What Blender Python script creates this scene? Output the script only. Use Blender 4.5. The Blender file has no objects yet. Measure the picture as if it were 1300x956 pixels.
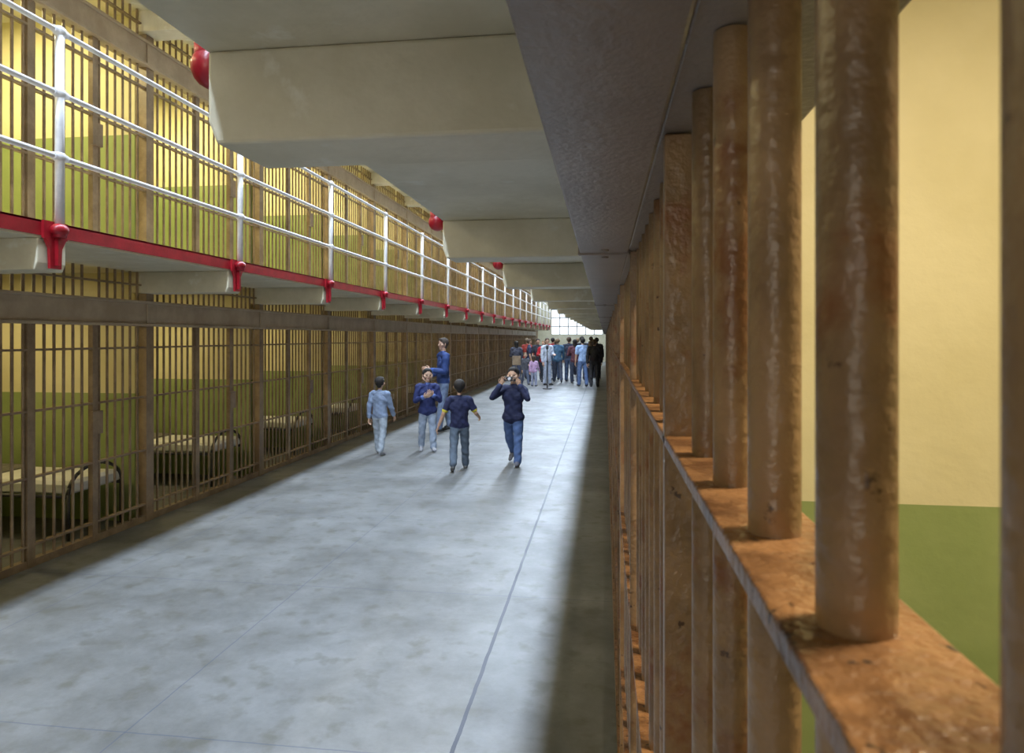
import bpy, bmesh, math, random
import numpy as np
from mathutils import Vector, Matrix
random.seed(7)
scene = bpy.context.scene
scene.view_settings.view_transform = 'Standard'
scene.view_settings.look = 'None'
scene.view_settings.exposure = 0.0

# ------------------------------------------------------------ materials
def mat_base(name):
    m = bpy.data.materials.new(name); m.use_nodes = True
    nt = m.node_tree
    return m, nt, nt.nodes['Principled BSDF']

def N(nt, t, **kw):
    n = nt.nodes.new(t)
    for k, v in kw.items():
        setattr(n, k, v)
    return n

def paint(name, c1, c2, rough=0.5, scale=4.0, bump=0.1, bscale=40, spec=0.5, lo=0.4, hi=0.65, metallic=0, chips=None, chips2=None):
    m, nt, b = mat_base(name)
    g = N(nt, 'ShaderNodeNewGeometry')
    n1 = N(nt, 'ShaderNodeTexNoise'); n1.inputs['Scale'].default_value = scale
    n1.inputs['Detail'].default_value = 6; n1.inputs['Roughness'].default_value = 0.65
    nt.links.new(g.outputs['Position'], n1.inputs['Vector'])
    r = N(nt, 'ShaderNodeValToRGB')
    r.color_ramp.elements[0].position = lo; r.color_ramp.elements[0].color = (*c1, 1)
    r.color_ramp.elements[1].position = hi; r.color_ramp.elements[1].color = (*c2, 1)
    nt.links.new(n1.outputs['Fac'], r.inputs['Fac'])
    col = r.outputs['Color']
    for ch, w in ((chips, .10), (chips2, .03)):
        if not ch: continue
        cc, cs, th = ch
        n3 = N(nt, 'ShaderNodeTexNoise'); n3.inputs['Scale'].default_value = cs; n3.inputs['Detail'].default_value = 8
        n3.inputs['Roughness'].default_value = .6
        nt.links.new(g.outputs['Position'], n3.inputs['Vector'])
        rr = N(nt, 'ShaderNodeMapRange'); rr.inputs['From Min'].default_value = th; rr.inputs['From Max'].default_value = th+w
        nt.links.new(n3.outputs['Fac'], rr.inputs['Value'])
        mx = N(nt, 'ShaderNodeMix', data_type='RGBA')
        nt.links.new(rr.outputs[0], mx.inputs['Factor']); nt.links.new(col, mx.inputs['A']); mx.inputs['B'].default_value = (*cc, 1)
        col = mx.outputs['Result']
    nt.links.new(col, b.inputs['Base Color'])
    b.inputs['Roughness'].default_value = rough
    b.inputs['Specular IOR Level'].default_value = spec
    b.inputs['Metallic'].default_value = metallic
    n2 = N(nt, 'ShaderNodeTexNoise'); n2.inputs['Scale'].default_value = bscale; n2.inputs['Detail'].default_value = 3
    nt.links.new(g.outputs['Position'], n2.inputs['Vector'])
    bp = N(nt, 'ShaderNodeBump'); bp.inputs['Strength'].default_value = bump; bp.inputs['Distance'].default_value = 0.01
    nt.links.new(n2.outputs['Fac'], bp.inputs['Height'])
    nt.links.new(bp.outputs['Normal'], b.inputs['Normal'])
    return m

def simple(name, c, rough=0.7):
    m, nt, b = mat_base(name)
    g = N(nt, 'ShaderNodeNewGeometry')
    n1 = N(nt, 'ShaderNodeTexNoise'); n1.inputs['Scale'].default_value = 18
    nt.links.new(g.outputs['Position'], n1.inputs['Vector'])
    r = N(nt, 'ShaderNodeValToRGB')
    r.color_ramp.elements[0].position = 0.3; r.color_ramp.elements[0].color = (c[0]*.8, c[1]*.8, c[2]*.8, 1)
    r.color_ramp.elements[1].position = 0.7; r.color_ramp.elements[1].color = (min(1,c[0]*1.15), min(1,c[1]*1.15), min(1,c[2]*1.15), 1)
    nt.links.new(n1.outputs['Fac'], r.inputs['Fac'])
    nt.links.new(r.outputs['Color'], b.inputs['Base Color'])
    b.inputs['Roughness'].default_value = rough
    return m

TH = 2.53   # tier height
M_BAR = paint('bar_paint_brown', (0.19, 0.118, 0.062), (0.34, 0.215, 0.115), 0.34, 9, 0.22, 110, chips=((.20, .085, .035), 14, .55), chips2=((.07, .035, .02), 45, .66))
M_BARL = paint('bar_paint_tan', (0.22, 0.15, 0.09), (0.35, 0.25, 0.155), 0.42, 5, 0.1, 40)
M_RUST = paint('crosspiece_rusty_paint', (0.11, 0.05, 0.022), (0.34, 0.18, 0.085), 0.34, 18, 0.35, 110, lo=0.38, hi=0.60, chips2=((.05, .03, .02), 60, .64))
M_LINT = paint('lintel_paint', (0.205, 0.165, 0.145), (0.26, 0.215, 0.19), 0.38, 5, 0.14, 140)
M_LINTL = paint('lintel_paint_tan', (0.38, 0.29, 0.20), (0.48, 0.38, 0.275), 0.45, 4, 0.1, 50)
M_CONC = paint('gallery_concrete_paint', (0.66, 0.61, 0.46), (0.78, 0.73, 0.58), 0.5, 3.0, 0.25, 22, chips=((.84, .82, .72), 5, .60))
M_RED = paint('red_paint', (0.28, 0.008, 0.018), (0.40, 0.014, 0.026), 0.3, 8, 0.1, 50)
M_WHITE = paint('white_rail_paint', (0.64, 0.64, 0.68), (0.78, 0.78, 0.82), 0.3, 8, 0.1, 50)
M_PLAIN = paint('upper_wall_paint', (0.42, 0.38, 0.28), (0.50, 0.46, 0.34), 0.6, 2, 0.1, 30)
M_DARK = paint('dark_metal', (0.03, 0.03, 0.035), (0.06, 0.06, 0.06), 0.4, 8, 0.1, 50)
M_SHEET = paint('cot_canvas', (0.72, 0.72, 0.70), (0.82, 0.82, 0.80), 0.8, 6, 0.1, 30)
M_BLANK = paint('blanket_grey', (0.16, 0.15, 0.13), (0.24, 0.23, 0.20), 0.9, 10, 0.1, 60)
M_PORC = paint('porcelain', (0.7, 0.7, 0.68), (0.8, 0.8, 0.78), 0.2, 5, 0.02, 30)
M_WOOD = paint('shelf_wood', (0.25, 0.20, 0.10), (0.35, 0.28, 0.16), 0.5, 10, 0.1, 30)

def cell_wall_mat():
    m, nt, b = mat_base('cell_wall_cream_green')
    g = N(nt, 'ShaderNodeNewGeometry')
    sp = N(nt, 'ShaderNodeSeparateXYZ'); nt.links.new(g.outputs['Position'], sp.inputs[0])
    def less(sock, v):
        lt = N(nt, 'ShaderNodeMath', operation='LESS_THAN'); lt.inputs[1].default_value = v
        nt.links.new(sock, lt.inputs[0]); return lt.outputs[0]
    md = N(nt, 'ShaderNodeMath', operation='MODULO'); md.inputs[1].default_value = TH
    nt.links.new(sp.outputs['Z'], md.inputs[0])
    isl = less(sp.outputs['X'], -1.0)
    a = N(nt, 'ShaderNodeMath', operation='MULTIPLY'); nt.links.new(less(md.outputs[0], 1.25), a.inputs[0]); nt.links.new(isl, a.inputs[1])
    lt = N(nt, 'ShaderNodeMath', operation='MAXIMUM'); nt.links.new(a.outputs[0], lt.inputs[0]); nt.links.new(less(sp.outputs['Z'], 1.25), lt.inputs[1])
    n1 = N(nt, 'ShaderNodeTexNoise'); n1.inputs['Scale'].default_value = 2.2; n1.inputs['Detail'].default_value = 7
    nt.links.new(g.outputs['Position'], n1.inputs['Vector'])
    ra = N(nt, 'ShaderNodeValToRGB'); rb = N(nt, 'ShaderNodeValToRGB')
    for r, a, c in ((ra, (0.67, 0.61, 0.37), (0.76, 0.70, 0.46)), (rb, (0.26, 0.33, 0.12), (0.33, 0.39, 0.16))):
        r.color_ramp.elements[0].position = .35; r.color_ramp.elements[0].color = (*a, 1)
        r.color_ramp.elements[1].position = .65; r.color_ramp.elements[1].color = (*c, 1)
        nt.links.new(n1.outputs['Fac'], r.inputs['Fac'])
    mx = N(nt, 'ShaderNodeMix', data_type='RGBA')
    nt.links.new(lt.outputs[0], mx.inputs['Factor'])
    nt.links.new(ra.outputs['Color'], mx.inputs['A']); nt.links.new(rb.outputs['Color'], mx.inputs['B'])
    nt.links.new(mx.outputs['Result'], b.inputs['Base Color'])
    b.inputs['Roughness'].default_value = 0.55
    n2 = N(nt, 'ShaderNodeTexNoise'); n2.inputs['Scale'].default_value = 14; n2.inputs['Detail'].default_value = 5
    nt.links.new(g.outputs['Position'], n2.inputs['Vector'])
    bp = N(nt, 'ShaderNodeBump'); bp.inputs['Strength'].default_value = 0.2; bp.inputs['Distance'].default_value = 0.02
    nt.links.new(n2.outputs['Fac'], bp.inputs['Height']); nt.links.new(bp.outputs['Normal'], b.inputs['Normal'])
    return m
M_CELL = cell_wall_mat()

def floor_mat():
    m, nt, b = mat_base('concrete_floor')
    g = N(nt, 'ShaderNodeNewGeometry')
    nw = N(nt, 'ShaderNodeTexNoise'); nw.inputs['Scale'].default_value = 6; nw.inputs['Detail'].default_value = 3
    nt.links.new(g.outputs['Position'], nw.inputs['Vector'])
    ws = N(nt, 'ShaderNodeVectorMath', operation='SCALE'); ws.inputs['Scale'].default_value = .012
    nt.links.new(nw.outputs['Color'], ws.inputs[0])
    wa = N(nt, 'ShaderNodeVectorMath', operation='ADD')
    nt.links.new(g.outputs['Position'], wa.inputs[0]); nt.links.new(ws.outputs[0], wa.inputs[1])
    sp = N(nt, 'ShaderNodeSeparateXYZ'); nt.links.new(wa.outputs[0], sp.inputs[0])
    def joint(sock, off, per, w):
        a = N(nt, 'ShaderNodeMath', operation='SUBTRACT'); a.inputs[1].default_value = off
        nt.links.new(sock, a.inputs[0])
        p = N(nt, 'ShaderNodeMath', operation='PINGPONG'); p.inputs[1].default_value = per/2
        nt.links.new(a.outputs[0], p.inputs[0])
        l = N(nt, 'ShaderNodeMath', operation='LESS_THAN'); l.inputs[1].default_value = w
        nt.links.new(p.outputs[0], l.inputs[0])
        return l.outputs[0]
    jmain = joint(sp.outputs['X'], -0.65, 40.0, 0.010)
    jx = joint(sp.outputs['X'], -0.65, 1.51, 0.004)
    jy = joint(sp.outputs['Y'], 1.0, 1.85, 0.004)
    n1 = N(nt, 'ShaderNodeTexNoise'); n1.inputs['Scale'].default_value = 1.0; n1.inputs['Detail'].default_value = 10
    n1.inputs['Roughness'].default_value = 0.72
    nt.links.new(g.outputs['Position'], n1.inputs['Vector'])
    r = N(nt, 'ShaderNodeValToRGB')
    e = r.color_ramp.elements
    e[0].position = .37; e[0].color = (0.108, 0.108, 0.100, 1)
    e[1].position = .63; e[1].color = (0.200, 0.203, 0.200, 1)
    nt.links.new(n1.outputs['Fac'], r.inputs['Fac'])
    col = r.outputs['Color']
    n4 = N(nt, 'ShaderNodeTexNoise'); n4.inputs['Scale'].default_value = 7; n4.inputs['Detail'].default_value = 8
    nt.links.new(g.outputs['Position'], n4.inputs['Vector'])
    mr4 = N(nt, 'ShaderNodeMapRange'); mr4.inputs['From Min'].default_value = .54; mr4.inputs['From Max'].default_value = .70; mr4.inputs['To Max'].default_value = .7
    nt.links.new(n4.outputs['Fac'], mr4.inputs['Value'])
    for fac, c in ((mr4.outputs[0], (.095, .09, .07)), (jy, None), (jx, None), (jmain, (.03, .035, .05))):
        mc = N(nt, 'ShaderNodeMix', data_type='RGBA')
        if c is None:
            h = N(nt, 'ShaderNodeMath', operation='MULTIPLY'); h.inputs[1].default_value = .5
            nt.links.new(fac, h.inputs[0]); fac = h.outputs[0]; c = (.05, .06, .11)
        nt.links.new(fac, mc.inputs['Factor']); nt.links.new(col, mc.inputs['A'])
        mc.inputs['B'].default_value = (*c, 1); col = mc.outputs['Result']
    nt.links.new(col, b.inputs['Base Color'])
    n3 = N(nt, 'ShaderNodeTexNoise'); n3.inputs['Scale'].default_value = 3; n3.inputs['Detail'].default_value = 5
    nt.links.new(g.outputs['Position'], n3.inputs['Vector'])
    mr = N(nt, 'ShaderNodeMapRange'); mr.inputs['To Min'].default_value = 0.32; mr.inputs['To Max'].default_value = 0.6
    nt.links.new(n3.outputs['Fac'], mr.inputs['Value']); nt.links.new(mr.outputs[0], b.inputs['Roughness'])
    b.inputs['Specular IOR Level'].default_value = 0.4
    bp = N(nt, 'ShaderNodeBump'); bp.inputs['Strength'].default_value = 0.25; bp.inputs['Distance'].default_value = 0.01
    nt.links.new(n1.outputs['Fac'], bp.inputs['Height']); nt.links.new(bp.outputs['Normal'], b.inputs['Normal'])
    return m
M_FLOOR = floor_mat()

def emis(name, c, s):
    m, nt, b = mat_base(name)
    b.inputs['Base Color'].default_value = (.8, .8, .8, 1)
    b.inputs['Emission Color'].default_value = (*c, 1); b.inputs['Emission Strength'].default_value = s
    return m
M_SKYL = emis('skylight_glass_daylight', (0.66, 0.80, 1.0), 84.0)
M_WIN = emis('window_glass_daylight', (0.86, 0.94, 1.0), 1.25)
M_FILL = emis('near_fill_glow', (1.0, 0.90, 0.72), 5.3)  # warm glow for the added fill panel behind the camera
M_BULB = emis('lamp_diffuser', (1.0, 0.85, 0.55), 2.5)

# ------------------------------------------------------------ mesh helpers
def box(bm, x0, x1, y0, y1, z0, z1, mi=0):
    vs = [bm.verts.new(p) for p in ((x0,y0,z0),(x1,y0,z0),(x1,y1,z0),(x0,y1,z0),(x0,y0,z1),(x1,y0,z1),(x1,y1,z1),(x0,y1,z1))]
    for f in ((3,2,1,0),(4,5,6,7),(0,1,5,4),(1,2,6,5),(2,3,7,6),(3,0,4,7)):
        fc = bm.faces.new([vs[i] for i in f]); fc.material_index = mi

def frame_for(d):
    d = d.normalized()
    up = Vector((0,0,1)) if abs(d.z) < 0.95 else Vector((1,0,0))
    u = d.cross(up).normalized(); v = u.cross(d).normalized()
    return d, u, v

def cyl(bm, p, q, r, seg=10, mi=0, r2=None, caps=True):
    p = Vector(p); q = Vector(q); r2 = r if r2 is None else r2
    d, u, v = frame_for(q-p)
    A = []; B = []
    for i in range(seg):
        a = 2*math.pi*i/seg
        o = u*math.cos(a) + v*math.sin(a)
        A.append(bm.verts.new(p+o*r)); B.append(bm.verts.new(q+o*r2))
    for i in range(seg):
        j = (i+1) % seg
        f = bm.faces.new((A[i], B[i], B[j], A[j])); f.smooth = True; f.material_index = mi
    if caps:
        f = bm.faces.new(A); f.material_index = mi
        f = bm.faces.new(list(reversed(B))); f.material_index = mi

def ball(bm, c, r, mi=0, sc=(1,1,1), seg=14):
    ret = bmesh.ops.create_uvsphere(bm, u_segments=seg, v_segments=seg//2+2, radius=r,
          matrix=Matrix.Translation(c) @ Matrix.Diagonal((*sc, 1)))
    for v in ret['verts']:
        for f in v.link_faces:
            f.smooth = True; f.material_index = mi

def tube(bm, pts, r, seg=8, mi=0):
    for a, b in zip(pts[:-1], pts[1:]):
        cyl(bm, a, b, r, seg, mi)
        ball(bm, b, r, mi, seg=8)

def finish(bm, name, mats, bevel=0, parent=None, loc=(0,0,0)):
    bmesh.ops.recalc_face_normals(bm, faces=bm.faces)
    me = bpy.data.meshes.new(name); bm.to_mesh(me); bm.free()
    for m in mats: me.materials.append(m)
    o = bpy.data.objects.new(name, me); scene.collection.objects.link(o)
    o.location = loc
    if bevel:
        b = o.modifiers.new('bevel', 'BEVEL'); b.width = bevel; b.segments = 2; b.limit_method = 'ANGLE'; b.angle_limit = math.radians(40)
    if parent: o.parent = parent
    return o

def inst(src, name, loc):
    o = bpy.data.objects.new(name, src.data); scene.collection.objects.link(o); o.location = loc
    for m in src.modifiers:
        if m.type == 'BEVEL':
            b = o.modifiers.new('bevel', 'BEVEL'); b.width = m.width; b.segments = m.segments; b.limit_method = 'ANGLE'; b.angle_limit = m.angle_limit
    return o

def onebox(name, dims, mat, bevel=0):
    bm = bmesh.new(); box(bm, *dims); return finish(bm, name, [mat], bevel)

# ------------------------------------------------------------ layout constants
H = 1.80
YB, YE = -8.0, 50.0       # hall ends
XL = -4.45                # left cell fronts
GL = -3.53                # left gallery edge
GR = -0.88                # right gallery edge
MOD = 2.2
ZT = 9.0
XBACK = -7.15
NEND = 44.0

# room shell
onebox('floor', (XBACK-.2, 3.1, YB, YE, -0.15, 0.0), M_FLOOR)
SX0, SX1 = -2.60, -2.10
bm = bmesh.new()
box(bm, XBACK-.2, SX0, YB, YE, ZT, ZT+.2); box(bm, SX1, 3.1, YB, YE, ZT, ZT+.2)
finish(bm, 'ceiling', [M_PLAIN])
sk = bpy.data.objects.new('skylight', None); scene.collection.objects.link(sk)
bm = bmesh.new()
v = [bm.verts.new(p) for p in ((SX0, YB, ZT+.10), (SX1, YB, ZT+.10), (SX1, YE, ZT+.10), (SX0, YE, ZT+.10))]
bm.faces.new(list(reversed(v)))
me = bpy.data.meshes.new('panes'); bm.to_mesh(me); bm.free(); me.materials.append(M_SKYL)
o = bpy.data.objects.new('panes', me); scene.collection.objects.link(o); o.parent = sk
bm = bmesh.new()
y = YB
while y < YE:
    box(bm, SX0, SX1, y-.02, y+.02, ZT+.03, ZT+.08); y += 1.1
finish(bm, 'mullions', [M_WHITE], parent=sk)

def end_wall(name, wname, ya, yb, wx0, wx1, wz0, wz1, gy, my, glass, nx, nz):
    bm = bmesh.new()
    box(bm, XBACK-.2, wx0, ya, yb, 0, ZT); box(bm, wx1, 3.1, ya, yb, 0, ZT)
    box(bm, wx0, wx1, ya, yb, 0, wz0); box(bm, wx0, wx1, ya, yb, wz1, ZT)
    finish(bm, name, [M_PLAIN])
    w = bpy.data.objects.new(wname, None); scene.collection.objects.link(w)
    bm = bmesh.new(); box(bm, wx0, wx1, gy-.01, gy+.01, wz0, wz1)
    finish(bm, 'glass', [glass], parent=w)
    bm = bmesh.new()
    for i in range(nx+1):
        x = wx0 + (wx1-wx0)*i/nx; box(bm, x-.025, x+.025, my-.03, my+.03, wz0, wz1)
    for i in range(nz+1):
        z = wz0 + (wz1-wz0)*i/nz; box(bm, wx0, wx1, my-.03, my+.03, z-.025, z+.025)
    finish(bm, 'mullions', [M_DARK], parent=w)
end_wall('wall_far_end', 'window_1', YE, YE+.25, -3.9, -.15, 1.98, 7.5, YE+.16, YE+.1, M_WIN, 6, 9)
end_wall('wall_near_end', 'near_fill_panel', YB-.25, YB, -4.2, -.2, .9, 3.6, YB-.16, YB-.1, M_FILL, 8, 5)  # its glazed opening is added, unseen, to brighten beam faces from behind

# left cell block shell
onebox('wall_left_back', (XBACK-.2, XBACK, YB, YE, 0, ZT), M_CELL)
onebox('wall_left_upper', (XL-.25, XL-.05, YB, YE, 7.6, ZT), M_PLAIN)
Y0L = 3.97 - 2*MOD
nL = int((NEND-Y0L)/MOD)+1
colL = [Y0L - MOD + i*MOD for i in range(nL+2)]
for y in colL:
    onebox('wall_cell_partition', (XBACK, XL-.1, y-.06, y+.06, 0, 7.4), M_CELL)
def left_slab(z):
    bm = bmesh.new()
    box(bm, XBACK, GL-.012, YB, NEND, z-.10, z, 0)
    box(bm, GL-.012, GL, YB, NEND, z-.085, z+.01, 1)
    box(bm, GL-.07, GL, YB, NEND, z, z+.012, 1)
    return finish(bm, 'gallery_walkway', [M_CONC, M_RED])
for k in (1, 2): left_slab(TH*k)
onebox('cell_block_roof', (XBACK, XL-.0, YB, NEND, 7.4, 7.5), M_CONC)
def beam_mesh(x_in, x_out, z):
    bm = bmesh.new()
    s = 1 if x_out > x_in else -1
    prof = [(x_in, z-.10), (x_out, z-.10), (x_out, z-.255), (x_out-s*.02, z-.305), (x_in, z-.305)]
    A = [bm.verts.new((x, -.115, zz)) for x, zz in prof]; B = [bm.verts.new((x, .115, zz)) for x, zz in prof]
    bm.faces.new(A); bm.faces.new(list(reversed(B)))
    n = len(prof)
    for i in range(n):
        j = (i+1) % n; bm.faces.new((A[j], A[i], B[i], B[j]))
    return bm
for k in (1, 2):
    bmo = finish(beam_mesh(XL-.1, GL-.012, TH*k), 'gallery_beam', [M_CONC], .008)
    bmo.location = (0, colL[0], 0)
    for y in colL[1:]:
        if y < NEND: inst(bmo, 'gallery_beam', (0, y, 0))

def railing(edge, s, z, ys, y0, y1, tail):
    bm = bmesh.new()
    xp = edge + s*.045
    for zz in (.43, .84, 1.24):
        cyl(bm, (xp, y0, z+zz), (xp, y1, z+zz), .018, 10, 0)
    for y in ys:
        cyl(bm, (xp, y, z-.02), (xp, y, z+1.25), .027, 14, 0)
        ball(bm, (xp, y, z+1.25), .029, 0)
        for zz in (.43, .84, 1.24):
            ball(bm, (xp, y, z+zz), .038, 0, (1, 1.2, 1))
            cyl(bm, (xp, y-.055, z+zz), (xp, y+.055, z+zz), .025, 10, 0)
        if tail:
            box(bm, edge, edge+s*.02, y-.095, y+.095, z-.10, z+.012, 1)
            P = [(y-.085, z-.10), (y+.085, z-.10), (y+.05, z-.16), (y+.045, z-.29), (y-.045, z-.29), (y-.05, z-.16)]
            A = [bm.verts.new((edge, a, b)) for a, b in P]; B = [bm.verts.new((edge+s*.02, a, b)) for a, b in P]
            for f in (A, list(reversed(B))):
                ff = bm.faces.new(f); ff.material_index = 1
            for i in range(6):
                j = (i+1) % 6; ff = bm.faces.new((A[j], A[i], B[i], B[j])); ff.material_index = 1
            box(bm, edge+s*.02, edge+s*.045, y-.012, y+.012, z-.27, z-.06, 1)
            cyl(bm, (xp, y, z-.09), (xp, y, z-.02), .040, 16, 1)
            ball(bm, (xp, y, z-.04), .048, 1, (1, 1.3, .9))
        else:
            box(bm, edge, edge+s*.012, y-.06, y+.06, z-.085, z+.01, 1)
            cyl(bm, (xp, y, z-.09), (xp, y, z-.03), .042, 16, 1)
            ball(bm, (xp, y, z-.09), .050, 1)
    return finish(bm, 'gallery_railing', [M_WHITE, M_RED])
lys = [y for y in colL if y < NEND]
railing(GL, 1, TH, lys, YB+.2, NEND, True)
railing(GL, 1, TH*2, lys, YB+.2, NEND, True)

# left cell front module (bars), origin at column
def left_front(hgt_low, hgt_top, seg=8):
    bm = bmesh.new()
    x = XL
    box(bm, x-.06, x+.02, -.055, .055, 0, hgt_top, 1)
    for yy, w in ((.80, .032), (1.48, .032)):
        box(bm, x-.03, x+.015, yy-w, yy+w, 0, hgt_low, 1)
    box(bm, x-.05, x+.01, .05, MOD-.05, 0, .06, 1)
    for zz in (.17, .70, 1.22, 1.70):
        box(bm, x-.03, x+.012, .05, MOD-.05, zz-.009, zz+.009, 0)
    yy = .15
    while yy < MOD-.08:
        if abs(yy-.80) > .03 and abs(yy-1.48) > .03:
            cyl(bm, (x-.009, yy, .04), (x-.009, yy, hgt_top), .0118, seg, 0, caps=False)
        yy += .1
    box(bm, x+.015, x+.04, 1.42, 1.54, .95, 1.15, 1)
    box(bm, x-.03, x+.012, .05, MOD-.05, hgt_top-.13, hgt_top-.115, 0)
    return bm
LF = finish(left_front(1.92, 2.425), 'cell_front_bars', [M_BARL, M_BARL])
LF.location = (0, colL[0], 0)
for k in (0, 1, 2):
    for i, y in enumerate(colL):
        if y > NEND or (k == 0 and i == 0): continue
        inst(LF, 'cell_front_bars', (0, y, TH*k))
for k in (0, 1, 2):
    bm = bmesh.new()
    z = TH*k
    box(bm, XL-.07, XL+.03, YB, NEND, z+1.905, z+2.15)
    box(bm, XL+.03, XL+.055, YB, NEND, z+2.125, z+2.15)
    box(bm, XL+.03, XL+.055, YB, NEND, z+1.905, z+1.93)
    for y in colL:
        if y < NEND:
            box(bm, XL+.03, XL+.045, y-.07, y+.07, z+1.93, z+2.125)
    finish(bm, 'steel_lintel', [M_LINTL], .004)

# cell lamps: real ceiling fixtures with their light as a child
def lamp_fixture(x, y, z, power, col=(1.0, 0.80, 0.38)):
    bm = bmesh.new()
    box(bm, x-.10, x+.10, y-.22, y+.22, z-.035, z-.001, 0)
    box(bm, x-.08, x+.08, y-.20, y+.20, z-.045, z-.034, 1)
    f = finish(bm, 'ceiling_lamp', [M_WHITE, M_BULB])
    ld = bpy.data.lights.new('lamp_light', 'AREA'); ld.shape = 'RECTANGLE'; ld.size = .16; ld.size_y = .40
    ld.energy = power; ld.color = col
    lo = bpy.data.objects.new('lamp_light', ld); scene.collection.objects.link(lo); lo.location = (x, y, z-.05)
    lo.parent = f
for i, y in enumerate(colL[1:-1]):
    yc = y + MOD/2
    if y > NEND-1: continue
    lamp_fixture(-5.7, yc, TH-.1, 16)
    lamp_fixture(-5.5, yc, 2*TH-.1, 54, (1.0, 0.88, 0.46))
# right block
R0 = 2.40; RM = 2.30
RC = 3.20                                   # ceiling height inside the right cells
colR = [R0 + RM*i for i in range(-4, 19)]
onebox('wall_right_back', (2.9, 3.1, YB, YE, 0, ZT), M_CELL)
onebox('wall_right_upper', (0.0, .165, YB, NEND, TH, ZT), M_PLAIN)
for y in colR:
    if y < .5 and y > -2: continue
    if y < NEND: onebox('wall_cell_partition', (.13, 2.9, y-.0, y+.12, 0, RC), M_CELL)
onebox('ceiling_right_cells', (.165, 2.9, YB, NEND, RC, RC+.1), M_CONC)
bm = bmesh.new()
box(bm, GR+.012, 0.165, YB, NEND, TH-.10, TH, 0)
box(bm, GR, GR+.012, YB, NEND, TH-.085, TH+.01, 1)
finish(bm, 'gallery_walkway', [M_CONC, M_RED])
bm = bmesh.new()
box(bm, GR+.012, 0, YB, NEND, 2*TH-.10, 2*TH, 0); box(bm, GR, GR+.012, YB, NEND, 2*TH-.085, 2*TH+.01, 1)
finish(bm, 'gallery_walkway', [M_CONC, M_RED])
beamsR = [1.515 + MOD*i for i in range(-4, 19)]
b0 = finish(beam_mesh(-.055, GR+.012, TH), 'gallery_beam', [M_CONC], .008); b0.location = (0, beamsR[0], 0)
for y in beamsR[1:]: inst(b0, 'gallery_beam', (0, y, 0))
railing(GR, -1, TH, beamsR, YB+.2, NEND, False)
railing(GR, -1, 2*TH, beamsR, YB+.2, NEND, False)

# right lintel
bm = bmesh.new()
LZ = H+.175
box(bm, -.052, .048, YB, NEND, LZ, 2.43)
box(bm, .048, .165, YB, NEND, LZ+.006, 2.43)
for i in range(-2, 18):
    y = 1.44 + RM*i
    box(bm, -.056, .052, y-.006, y+.006, LZ-.004, 2.3)
    for dy in (-.06, .06):
        cyl(bm, (0, y+dy, LZ-.004), (0, y+dy, LZ+.01), .008, 12)
finish(bm, 'steel_lintel', [M_LINT], .003)

# right cell front module
XR0, XR1, XRC = .052, .098, .075
def right_front(seg, near=False):
    bm = bmesh.new()
    ys0 = -.9 if near else .045
    if not near:
        box(bm, XR0, .125, -.02, .045, 0, LZ+.004, 0)
    for yy in (.52, 1.35):
        box(bm, XR0, XR1, yy-.006, yy+.010, 0, LZ+.004, 0)
    box(bm, XR0-.0, XR1, ys0, RM-.02, 0, .05, 0)
    for zz in (1.713, 1.20, .66, .16):
        box(bm, XR0, XR1, ys0, RM-.02, zz-.009, zz, 1)
    yy = .120 if not near else -.882
    while yy < RM-.05:
        if min(abs(yy-.52), abs(yy-1.35)) > .03:
            cyl(bm, (XRC, yy, .03), (XRC, yy, LZ+.005), .0113, seg, 0, caps=False)
        yy += .1
    return bm
RF = finish(right_front(10), 'cell_front_bars', [M_BAR, M_RUST])
RF.location = (0, colR[-1], 0)
for y in colR[:-1]:
    if abs(y-.10) < .01 or y < 0: continue
    inst(RF, 'cell_front_bars', (0, y, 0))
RN = finish(right_front(36, True), 'cell_front_bars', [M_BAR, M_RUST], .0014)
RN.location = (0, .10, 0)
for yc, p in ((.70, 68), (3.6, 12), (5.9, 12), (8.2, 12)):
    lamp_fixture(1.15, yc, RC, p, (1.0, 0.82, 0.54))

# ------------------------------------------------------------ cots, sinks, shelves in left cells
def cot():
    bm = bmesh.new()
    L, W = 1.85, .62
    prof = [(.03, .41), (0, .43), (0, .50), (.03, .53)]
    rings = []
    for ins, z in prof:
        rings.append([bm.verts.new(p) for p in ((ins, ins, z), (L-ins, ins, z), (L-ins, W-ins, z), (ins, W-ins, z))])
    for a, b in zip(rings[:-1], rings[1:]):
        for i in range(4):
            j = (i+1) % 4; bm.faces.new((a[i], a[j], b[j], b[i]))
    bm.faces.new(list(reversed(rings[0]))); bm.faces.new(rings[-1])
    ball(bm, (.22, W/2, .57), .2, 0, (.8, 1.2, .33))
    box(bm, L*.20, L*.50, -.012, W+.012, .40, .545, 1)
    for x in (0.0, L):
        pts = []
        for i in range(13):
            a = math.pi*i/12
            pts.append((x, W/2 - math.cos(a)*(W/2+.02), .42 + math.sin(a)*.22))
        pts = [(x, -.02, .016)] + pts + [(x, W+.02, .016)]
        tube(bm, pts, .016, 8, 2)
    for yy in (-.02, W+.02):
        cyl(bm, (0, yy, .40), (L, yy, .40), .016, 8, 2)
    return finish(bm, 'cot', [M_SHEET, M_BLANK, M_DARK], .0)
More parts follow.
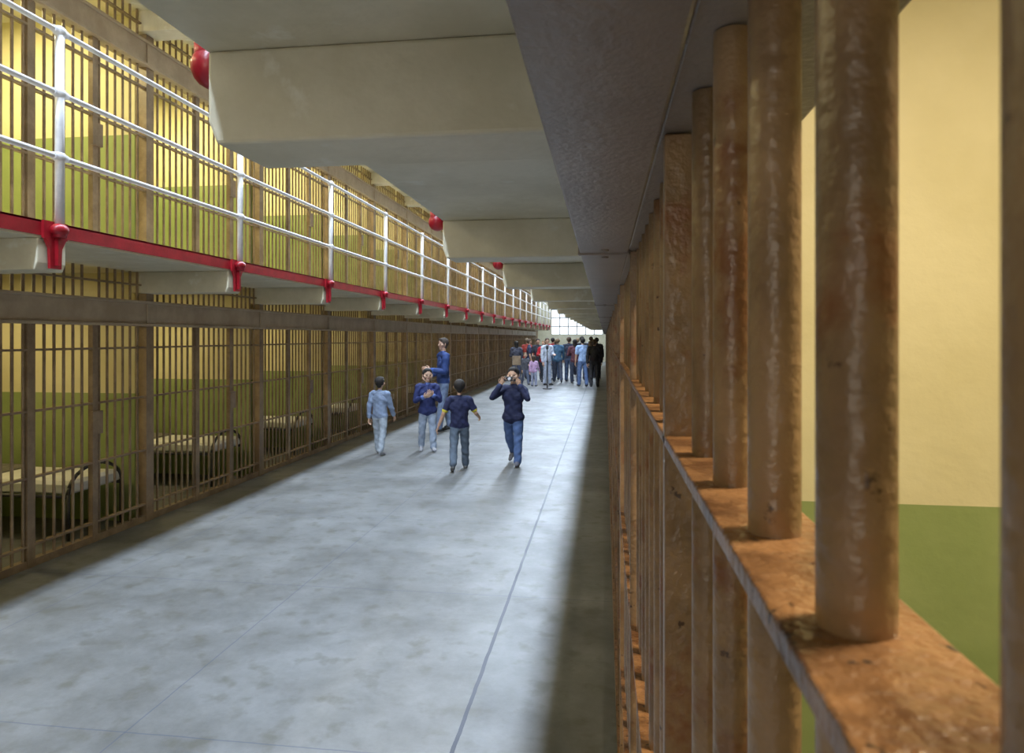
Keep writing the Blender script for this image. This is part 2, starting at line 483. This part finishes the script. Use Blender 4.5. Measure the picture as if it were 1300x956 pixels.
def sink():
    bm = bmesh.new()
    box(bm, 0, .40, -.22, .22, .74, .80)
    bmesh.ops.create_cone(bm, cap_ends=True, segments=20, radius1=.10, radius2=.19, depth=.16, matrix=Matrix.Translation((.20, 0, .66)))
    box(bm, 0, .04, -.22, .22, .80, .98)
    cyl(bm, (.05, 0, .86), (.16, 0, .86), .012, 8, 1); cyl(bm, (.16, 0, .86), (.16, 0, .82), .012, 8, 1)
    cyl(bm, (.18, 0, .6), (.18, 0, .3), .02, 8, 1); cyl(bm, (.18, 0, .31), (0, 0, .31), .02, 8, 1)
    return finish(bm, 'sink', [M_PORC, M_DARK], .006)
def toilet():
    bm = bmesh.new()
    bmesh.ops.create_cone(bm, cap_ends=True, segments=20, radius1=.13, radius2=.19, depth=.38, matrix=Matrix.Translation((.28, 0, .19)))
    bmesh.ops.create_cone(bm, cap_ends=True, segments=20, radius1=.20, radius2=.20, depth=.03, matrix=Matrix.Translation((.28, 0, .395)))
    box(bm, 0, .14, -.1, .1, 0, .40)
    return finish(bm, 'toilet', [M_PORC], .006)
def shelf():
    bm = bmesh.new()
    for z in (1.35, 1.70):
        box(bm, 0, .22, -.5, .5, z, z+.025)
    for yy in (-.49, .47): box(bm, 0, .18, yy, yy+.02, 1.25, 1.72)
    return finish(bm, 'wall_shelf', [M_WOOD])
C0, S0, T0, W0 = cot(), sink(), toilet(), shelf()
firstc = True
xb = XBACK + .003
for y in colL:
    if y < 1 or y > 26: continue
    yf = y + MOD - .06 - .70
    if firstc:
        C0.location = (XL-.20-1.85, yf, 0); S0.location = (xb, y+1.1, 0); T0.location = (xb, y+.5, 0); W0.location = (xb, y+.75, 0)
        firstc = False
    else:
        inst(C0, 'cot', (XL-.20-1.85, yf, 0)); inst(S0, 'sink', (xb, y+1.1, 0)); inst(T0, 'toilet', (xb, y+.5, 0)); inst(W0, 'wall_shelf', (xb, y+.75, 0))

# ------------------------------------------------------------ people
mcache = {}
def cmat(lbl, c):
    k = (lbl, tuple(c))
    if k not in mcache: mcache[k] = simple('person_'+lbl, c, .8 if lbl != 'skin' else .5)
    return mcache[k]

def capsule(bm, a, b, ra, rb, flat, fv, seg=14):
    d = b-a
    L = d.length
    if L < 1e-6: d = Vector((0,0,1)); b = a + d*1e-4
    d.normalize()
    v = fv - d*fv.dot(d)
    if v.length < .05:
        _, u_, v = frame_for(d)
    v.normalize(); u = d.cross(v)
    rings = []
    nh = 5
    for i in range(1, nh+1):
        th = math.pi/2*i/nh
        rings.append((a - d*ra*math.cos(th), ra*math.sin(th)))
    for i in range(0, nh):
        th = math.pi/2*i/nh
        rings.append((b + d*rb*math.sin(th), rb*math.cos(th)))
    R = []
    for c, r in rings:
        R.append([bm.verts.new(c + u*(r*math.cos(2*math.pi*k/seg)) + v*(r*flat*math.sin(2*math.pi*k/seg))) for k in range(seg)])
    p0 = bm.verts.new(a - d*ra); p1 = bm.verts.new(b + d*rb)
    for A, B in zip(R[:-1], R[1:]):
        for k in range(seg):
            j = (k+1) % seg; bm.faces.new((A[k], A[j], B[j], B[k]))
    for k in range(seg):
        j = (k+1) % seg
        bm.faces.new((p0, R[0][j], R[0][k])); bm.faces.new((p1, R[-1][k], R[-1][j]))
    return (np.array(a), np.array(b), ra, rb, flat, np.array(v))

def person(name, loc, rot, h, kid, legs, arms, cols, head=(0, 0), vox=.008, short=True, lean=0.0, longhair=False, jacket=False):
    """local frame: faces -Y. x>0 = figure's left."""
    bm = bmesh.new(); parts = []
    def cap(a, b, ra, rb, lab, flat=1.0, fv=Vector((0, 1, 0))):
        a = Vector(a); b = Vector(b)
        parts.append((capsule(bm, a, b, ra, rb, flat, fv), lab))
    F = Vector((0, -1, 0))
    bg = 1.14 if kid else 1.06           # loose clothing
    hh = h*(.165 if kid else .135)       # head height
    legL = h*(.475 if kid else .50)
    hip = Vector((0, 0, legL))
    hw = h*.052
    zs = h - hh - h*.045                 # shoulder line
    sw = h*(.108 if kid else .114)
    th_r = h*.047*bg; kn_r = h*.036*bg; an_r = h*.031*bg
    thl = (legL - h*.04)*.50; cal = (legL - h*.04)*.50
    for sx, (ta, kb) in zip((1, -1), legs):
        j0 = hip + Vector((sx*hw, 0, -h*.01))
        dt = Vector((sx*.05, -math.sin(ta), -math.cos(ta))).normalized()
        kn = j0 + dt*thl
        ca = ta - kb
        dc = Vector((sx*.02, -math.sin(ca), -math.cos(ca))).normalized()
        an = kn + dc*cal
        cap(j0, kn, th_r*1.08, kn_r*1.12, 'pants'); cap(kn, an+Vector((0,0,h*.010)), kn_r*1.1, an_r*1.15, 'pants')
        cap(kn+(dt*-.03)+F*.005, kn+dc*cal*.35+Vector((0, .012*h/1.7, 0)), kn_r, kn_r*1.05, 'pants')
        cap(an, an+dc*h*.01, h*.022, h*.022, 'sock')
        pitch = min(0, ca)*.9 if ca < -.15 else max(0, ca)*.6
        fd = Vector((sx*.12, -math.cos(pitch), math.sin(pitch))).normalized()
        heel = an + Vector((0, h*.012, -h*.022)); toe = an + fd*h*.088 + Vector((0, 0, -h*.026))
        cap(heel, an+fd*h*.045+Vector((0, 0, -h*.02)), h*.024, h*.026, 'shoe', 1.0)
        cap(an+fd*h*.04+Vector((0, 0, -h*.024)), toe, h*.027, h*.020, 'shoe', .8, Vector((0, 0, 1)))
    ln = Vector((0, -math.sin(lean), 0))
    def T(z, y=0, x=0): return Vector((x, y, z)) + ln*(z-legL)
    tz = zs - legL
    cap(T(legL+h*.0, .0, -hw*.75), T(legL, 0, hw*.75), h*.06*bg, h*.06*bg, 'pants', .9)
    sz = legL + (h*.012 if (jacket or kid) else h*.03)
    wr = h*(.070 if not jacket else .078)*bg
    cap(T(sz, 0, -hw*.75), T(sz, 0, hw*.75), wr*.88, wr*.88, 'shirt', .92)
    cap(T(sz+h*.03), T(legL+tz*.4), h*.088*bg, h*.084*bg, 'shirt', .74)
    cap(T(legL+tz*.3), T(legL+tz*.72), h*.084*bg, h*.088*bg, 'shirt', .70)
    cap(T(legL+tz*.68, .0, -sw*.35), T(legL+tz*.68, 0, sw*.35), h*.072*bg, h*.072*bg, 'shirt', .80)
    cap(T(zs-h*.012, .0, -sw*.78), T(zs-h*.012, 0, sw*.78), h*.042, h*.042, 'shirt', .95)
    cap(T(zs-h*.01, .004), T(zs+h*.012, .004), h*.052, h*.034, 'shirt', .9)
    cap(T(zs+h*.014, 0.0), T(zs+h*.022, 0.0), h*.034, h*.032, 'trim' if jacket or not kid else 'shirt')
    cap(T(zs), T(zs+h*.055), h*.028, h*.027, 'skin')
    hc = T(h-hh*.52) + Vector((0, -hh*.02, 0))
    yaw, pit = head
    RM_ = Matrix.Rotation(yaw, 3, 'Z') @ Matrix.Rotation(pit, 3, 'X')
    def Hd(x, y, z): return hc + RM_ @ Vector((x*hh, y*hh, z*hh))
    FV = RM_ @ Vector((0, 1, 0))
    cap(Hd(0, .04, .13), Hd(0, .02, .08), hh*.365, hh*.36, 'skin', 1.08, FV)
    cap(Hd(0, -.06, .05), Hd(0, -.13, -.26), hh*.30, hh*.185, 'skin', .9, FV)
    cap(Hd(0, -.22, -.36), Hd(0, -.24, -.37), hh*.085, hh*.08, 'skin')
    cap(Hd(0, -.33, .03), Hd(0, -.395, -.10), hh*.033, hh*.052, 'skin')
    for sx in (-1, 1):
        cap(Hd(sx*.125, -.335, .02), Hd(sx*.155, -.328, .02), hh*.024, hh*.022, 'eye')
        cap(Hd(sx*.08, -.348, .095), Hd(sx*.20, -.318, .10), hh*.010, hh*.009, 'hair')
        cap(Hd(sx*.26, -.20, -.06), Hd(sx*.22, -.22, -.12), hh*.09, hh*.08, 'skin')     # cheeks
        cap(Hd(sx*.355, .02, .04), Hd(sx*.365, .03, -.08), hh*.065, hh*.045, 'skin', .6, FV)
    cap(Hd(-.07, -.325, -.215), Hd(.07, -.325, -.215), hh*.022, hh*.022, 'lip')
    cap(Hd(0, .09, .16), Hd(0, .07, .13), hh*.385, hh*.39, 'hair', 1.08, FV)
    cap(Hd(0, .16, -.02), Hd(0, .15, -.18), hh*.30, hh*.20, 'hair', 1.0, FV)
    cap(Hd(-.12, -.17, .34), Hd(.12, -.17, .34), hh*.15, hh*.15, 'hair')
    if longhair:
        cap(Hd(0, .16, .0), Hd(0, .2, -.65), hh*.33, hh*.22, 'hair', .7, FV)
        for sx in (-1, 1): cap(Hd(sx*.27, .05, .1), Hd(sx*.27, .08, -.5), hh*.14, hh*.1, 'hair')
    ua = h*.165; fa = h*.145
    hands = []
    for sx, (du, df, nrm) in zip((1, -1), arms):
        s0 = T(zs-h*.022, 0, sx*sw)
        du = Vector((sx*du[0], -du[1], du[2])).normalized(); df = Vector((sx*df[0], -df[1], df[2])).normalized()
        el = s0 + du*ua; wr_ = el + df*fa
        if short:
            cap(s0, s0+du*ua*.66, h*.042, h*.039, 'shirt')
            cap(s0+du*ua*.62, s0+du*ua*.72, h*.0385, h*.0375, 'trim')
            cap(s0, el, h*.029, h*.0235, 'skin'); cap(el, wr_, h*.0245, h*.016, 'skin')
        else:
            cap(s0, el, h*.044, h*.036, 'shirt'); cap(el, el+df*fa*.9, h*.036, h*.028, 'shirt')
            cap(el+df*fa*.86, el+df*fa*.93, h*.029, h*.029, 'trim')
            cap(el, wr_, h*.02, h*.016, 'skin')
        n = Vector((sx*nrm[0], -nrm[1], nrm[2])); n = (n - df*n.dot(df)).normalized()
        side = df.cross(n).normalized()
        if side.dot(F+Vector((0, 0, .5))) < 0: side = -side
        pl = h*.052
        pc = wr_ + df*pl
        cap(wr_, pc, h*.020, h*.024, 'skin', .45, n)
        fr = max(h*.0058, vox*.9)
        for k, (off, ln_) in enumerate(((1.05, .042), (.36, .050), (-.33, .046), (-1.0, .035))):
            b0_ = pc + side*off*h*.021
            m1 = b0_ + (df*.93 + n*.25 + side*off*.12).normalized()*h*ln_*.66
            m2 = m1 + (df*.62 + n*.75).normalized()*h*ln_*.58
            cap(b0_, m1, fr*1.1, fr, 'skin'); cap(m1, m2, fr, fr*.85, 'skin')
        t0 = wr_ + df*pl*.35 + side*h*.017
        t1 = t0 + (df*.6 + side*.7 + n*.3).normalized()*h*.026
        t2 = t1 + (df*.85 + side*.15 + n*.45).normalized()*h*.022
        cap(t0, t1, fr*1.3, fr*1.15, 'skin'); cap(t1, t2, fr*1.1, fr*.9, 'skin')
        hands.append((wr_, pc, df, n))
    me = bpy.data.meshes.new(name+'_raw'); bm.to_mesh(me); bm.free()
    ob = bpy.data.objects.new(name+'_raw', me); scene.collection.objects.link(ob)
    rm = ob.modifiers.new('r', 'REMESH'); rm.mode = 'VOXEL'; rm.voxel_size = vox; rm.use_smooth_shade = True
    sm = ob.modifiers.new('s', 'SMOOTH'); sm.factor = .5; sm.iterations = 2
    dg = bpy.context.evaluated_depsgraph_get()
    nm = bpy.data.meshes.new_from_object(ob.evaluated_get(dg), depsgraph=dg)
    bpy.data.objects.remove(ob)
    nm.name = name
    nv = len(nm.vertices)
    co = np.empty(nv*3); nm.vertices.foreach_get('co', co); co = co.reshape(-1, 3)
    nf = len(nm.polygons)
    cen = np.empty(nf*3); nm.polygons.foreach_get('center', cen); cen = cen.reshape(-1, 3)
    best = np.full(nf, 1e9); lab = np.zeros(nf, dtype=np.int32)
    order = ['skin', 'hair', 'shirt', 'pants', 'shoe', 'sock', 'eye', 'lip', 'trim']
    for (a, b, ra, rb, fl, v_), l in parts:
        ab = b-a; L2 = max(ab.dot(ab), 1e-9)
        t = np.clip(((cen-a) @ ab)/L2, 0, 1)
        d = cen - (a + t[:, None]*ab)
        vc = d @ v_
        d2 = np.sqrt(np.maximum((d*d).sum(1) - vc*vc + (vc/fl)**2, 0))
        dist = (d2 - (ra + (rb-ra)*t))*(min(1, fl) if fl < 1 else 1)
        if l in ('eye', 'lip'): dist -= vox*.25
        mk = dist < best
        best[mk] = dist[mk]; lab[mk] = order.index(l)
    # soft cloth folds on the clothed vertices
    nrm_ = np.empty(nv*3); nm.vertices.foreach_get('normal', nrm_); nrm_ = nrm_.reshape(-1, 3)
    cloth = np.zeros(nv, dtype=bool)
    for p in nm.polygons:
        if lab[p.index] in (2, 3):
            for vi in p.vertices: cloth[vi] = True
    wv = (np.sin(co[:, 2]*55/h + 3*np.sin(co[:, 0]*30/h) + co[:, 1]*25/h) + .6*np.sin(co[:, 2]*95/h - co[:, 0]*60/h))
    co[cloth] += nrm_[cloth]*(wv[cloth]*h*.0022)[:, None]
    nm.vertices.foreach_set('co', co.reshape(-1))
    nm.materials.clear()
    defaults = {'skin': (.55, .33, .22), 'hair': (.02, .015, .012), 'shoe': (.05, .05, .05), 'sock': (.5, .5, .5), 'eye': (.02, .015, .01), 'lip': (.42, .17, .14)}
    for l in order:
        c = cols.get(l, defaults.get(l, cols.get('shirt')))
        nm.materials.append(cmat(l, c))
    nm.polygons.foreach_set('material_index', lab)
    nm.polygons.foreach_set('use_smooth', np.ones(nf, dtype=bool))
    nm.update()
    o = bpy.data.objects.new(name, nm); scene.collection.objects.link(o)
    o.location = (loc[0], loc[1], -co[:, 2].min())
    o.rotation_euler = (0, 0, rot)
    return o, hands, hc, hh

DOWN = ((.16, .02, -1), (.06, .25, -1), (-1, 0, 0))
DOWNB = ((.16, -.25, -1), (.05, .05, -1), (-1, 0, 0))
DOWNF = ((.16, .30, -1), (.04, .60, -1), (-1, 0, 0))
NAVY = (.012, .016, .06); LJEAN = (.32, .38, .48)
rad = math.radians
person('boy', (-3.42, 10.1), rad(170), 1.17, True, ((.22, .10), (-.18, .15)), (DOWNB, DOWNF),
       {'shirt': (.22, .28, .40), 'pants': (.36, .41, .47), 'trim': (.25, .32, .45), 'shoe': (.3, .3, .32)}, vox=.0056, short=False)
person('boy', (-2.77, 10.48), rad(20), 1.28, True, ((.12, .05), (-.16, .12)),
       (((.25, .15, -1), (-.75, .75, .55), (0, -1, .2)), ((.25, .15, -1), (-.7, .8, .35), (0, -1, .2))),
       {'shirt': (.02, .03, .12), 'pants': LJEAN, 'trim': (.10, .16, .42), 'shoe': (.35, .35, .38), 'skin': (.6, .38, .26)}, head=(.15, -.05), vox=.0056, short=False, jacket=True)
person('man', (-3.05, 12.7), rad(-62), 1.75, False, ((.16, .05), (-.16, .10)),
       (((.1, .12, -1), (-.25, 1, .15), (-1, 0, 0)), ((.12, -.12, -1), (-.05, .8, -.3), (-1, 0, 0))),
       {'shirt': (.03, .06, .20), 'pants': (.17, .22, .33), 'trim': (.04, .09, .3), 'skin': (.62, .38, .27), 'hair': (.05, .035, .025)}, head=(.2, 0), vox=.007, short=False)
person('boy', (-1.96, 9.1), rad(192), 1.22, True, ((-.30, .35), (.22, .05)),
       (((.45, -.1, -1), (.40, .15, -1), (-1, 0, 0)), ((.5, .1, -1), (.2, .7, -.3), (-1, 0, 0))),
       {'shirt': NAVY, 'pants': (.10, .13, .17), 'trim': (.70, .60, .06), 'shoe': (.16, .16, .16)}, vox=.0056, short=True)
ob5, hands5, hc5, hh5 = person('boy', (-1.28, 9.54), rad(-8), 1.37, True, ((.20, .03), (-.34, .42)),
       (((.42, .75, -.42), (-.62, -.02, 1), (-.35, .9, .1)), ((.42, .75, -.42), (-.62, -.02, 1), (-.35, .9, .1))),
       {'shirt': (.012, .016, .055), 'pants': (.07, .12, .26), 'trim': (.02, .03, .09), 'shoe': (.12, .12, .14), 'skin': (.6, .37, .25)}, head=(.0, 0), vox=.0056, short=False, jacket=True)
# pocket camera held between the boy's hands in front of his eyes
tip = [hd[1] + hd[2]*1.37*.025 for hd in hands5]
mid = (tip[0] + tip[1])/2
w_ = max(.04, abs(tip[0].x - tip[1].x)/2)
bm = bmesh.new()
box(bm, mid.x-w_, mid.x+w_, mid.y-.016, mid.y+.012, mid.z-.03, mid.z+.03)
cyl(bm, (mid.x, mid.y-.015, mid.z), (mid.x, mid.y-.04, mid.z), .022, 16, 1)
finish(bm, 'pocket_camera', [M_DARK, M_WHITE], .003, parent=ob5)

# crowd queue in the distance
crowd = [ # x, y, rot, h, shirt, pants, kid, longhair
 (-.80, 25.0, 200, 1.74, (.33,.46,.70), (.10,.16,.32), 0, 0),
 (-.38, 24.8, 175, 1.70, (.02,.018,.02), (.03,.03,.035), 0, 0),
 (-.55, 26.4, 150, 1.62, (.20,.16,.12), (.03,.03,.04), 0, 1),
 (-1.15, 26.6, 185, 1.68, (.10,.03,.04), (.04,.05,.08), 0, 1),
 (-1.45, 27.8, 160, 1.78, (.02,.03,.06), (.06,.09,.16), 0, 0),
 (-1.85, 27.0, 190, 1.72, (.05,.12,.20), (.05,.06,.09), 0, 0),
 (-.95, 28.6, 170, 1.80, (.02,.02,.025), (.04,.04,.05), 0, 0),
 (-2.05, 28.9, 210, 1.66, (.30,.30,.34), (.05,.07,.12), 0, 1),
 (-1.55, 30.2, 180, 1.76, (.35,.30,.12), (.04,.04,.05), 0, 0),
 (-.35, 29.8, 175, 1.75, (.02,.02,.03), (.03,.03,.04), 0, 0),
 (-2.15, 25.6, 40, 1.74, (.50,.54,.62), (.36,.40,.48), 0, 0),
 (-2.42, 27.2, -20, 1.64, (.45,.02,.03), (.04,.05,.07), 0, 1),
 (-2.75, 28.2, 15, 1.70, (.03,.03,.04), (.04,.04,.05), 0, 0),
 (-2.58, 24.9, 160, 1.12, (.50,.32,.50), (.30,.32,.42), 1, 1),
 (-2.95, 25.4, 30, 1.20, (.08,.08,.09), (.12,.14,.2), 1, 0),
 (-2.30, 30.4, 180, 1.74, (.30,.03,.03), (.04,.04,.06), 0, 0),
 (-3.05, 27.6, 100, 1.70, (.04,.05,.10), (.04,.04,.06), 0, 0),
 (-3.30, 29.0, 150, 1.72, (.35,.05,.04), (.05,.05,.07), 0, 0),
 (-3.45, 26.6, 200, 1.62, (.05,.05,.07), (.05,.06,.10), 0, 1),
 (-.62, 31.0, 180, 1.80, (.10,.12,.18), (.04,.04,.06), 0, 0),
 (-1.25, 31.6, 180, 1.72, (.40,.42,.48), (.04,.04,.06), 0, 0),
]
ARMS = [(DOWN, DOWN), (DOWNB, DOWNF), (((.15,.1,-1), (-.5,1,.1), (0,0,-1)), DOWN), (((.3,.1,-1), (-.8,.7,.2), (0,0,-1)), ((.3,.1,-1), (-.8,.7,.1), (0,0,-1)))]
for i, (x, y, r, hgt, sh, pa, kd, lh) in enumerate(crowd):
    nmn = ('girl' if lh else 'boy') if kd else ('woman' if lh else 'man')
    person(nmn, (x, y), rad(r), hgt, bool(kd), (((.10, .05), (-.08, .08)), ((.02, .02), (.05, .12)), ((.22, .05), (-.2, .2)))[i % 3], ARMS[i % 4],
           {'shirt': sh, 'pants': pa, 'trim': sh, 'hair': ((.02,.015,.012), (.08,.05,.03), (.2,.14,.08))[i % 3]}, head=(random.uniform(-.4, .4), 0), vox=.014, short=(i % 4 == 0), jacket=(i % 2 == 1), longhair=bool(lh))

bm = bmesh.new()
cyl(bm, (0, 0, 0), (0, 0, .025), .17, 20, 0); cyl(bm, (0, 0, .02), (0, 0, .85), .018, 10, 0)
box(bm, -.16, .16, -.02, .0, .80, 1.15, 0); box(bm, -.145, .145, -.026, -.019, .815, 1.135, 1)
finish(bm, 'notice_sign_stand', [M_DARK, M_BARL], 0, loc=(-3.1, 24.0, 0))
bm = bmesh.new()
cyl(bm, (0, 0, 0), (0, 0, .03), .16, 20, 0); cyl(bm, (0, 0, .02), (0, 0, 1.45), .02, 12, 0)
cyl(bm, (0, 0, 1.38), (0, 0, 1.52), .045, 12, 0)
cyl(bm, (0, 0, .93), (0, 0, .99), .035, 12, 0)
finish(bm, 'queue_post', [M_DARK], 0, loc=(-1.98, 23.6, 0))

# ------------------------------------------------------------ world and camera
wd = bpy.data.worlds.new('world'); scene.world = wd; wd.use_nodes = True
wd.node_tree.nodes['Background'].inputs[0].default_value = (.6, .75, 1, 1)
wd.node_tree.nodes['Background'].inputs[1].default_value = .3

cd = bpy.data.cameras.new('camera'); cam = bpy.data.objects.new('camera', cd); scene.collection.objects.link(cam)
cd.sensor_width = 36; cd.lens = 24.0; cd.clip_start = .01; cd.clip_end = 200
cd.shift_y = -50/1300
cam.location = (0, 0, H); cam.rotation_euler = (rad(90), 0, math.atan(118/867))
cd.dof.use_dof = True; cd.dof.focus_distance = 5.0; cd.dof.aperture_fstop = 20
scene.camera = cam
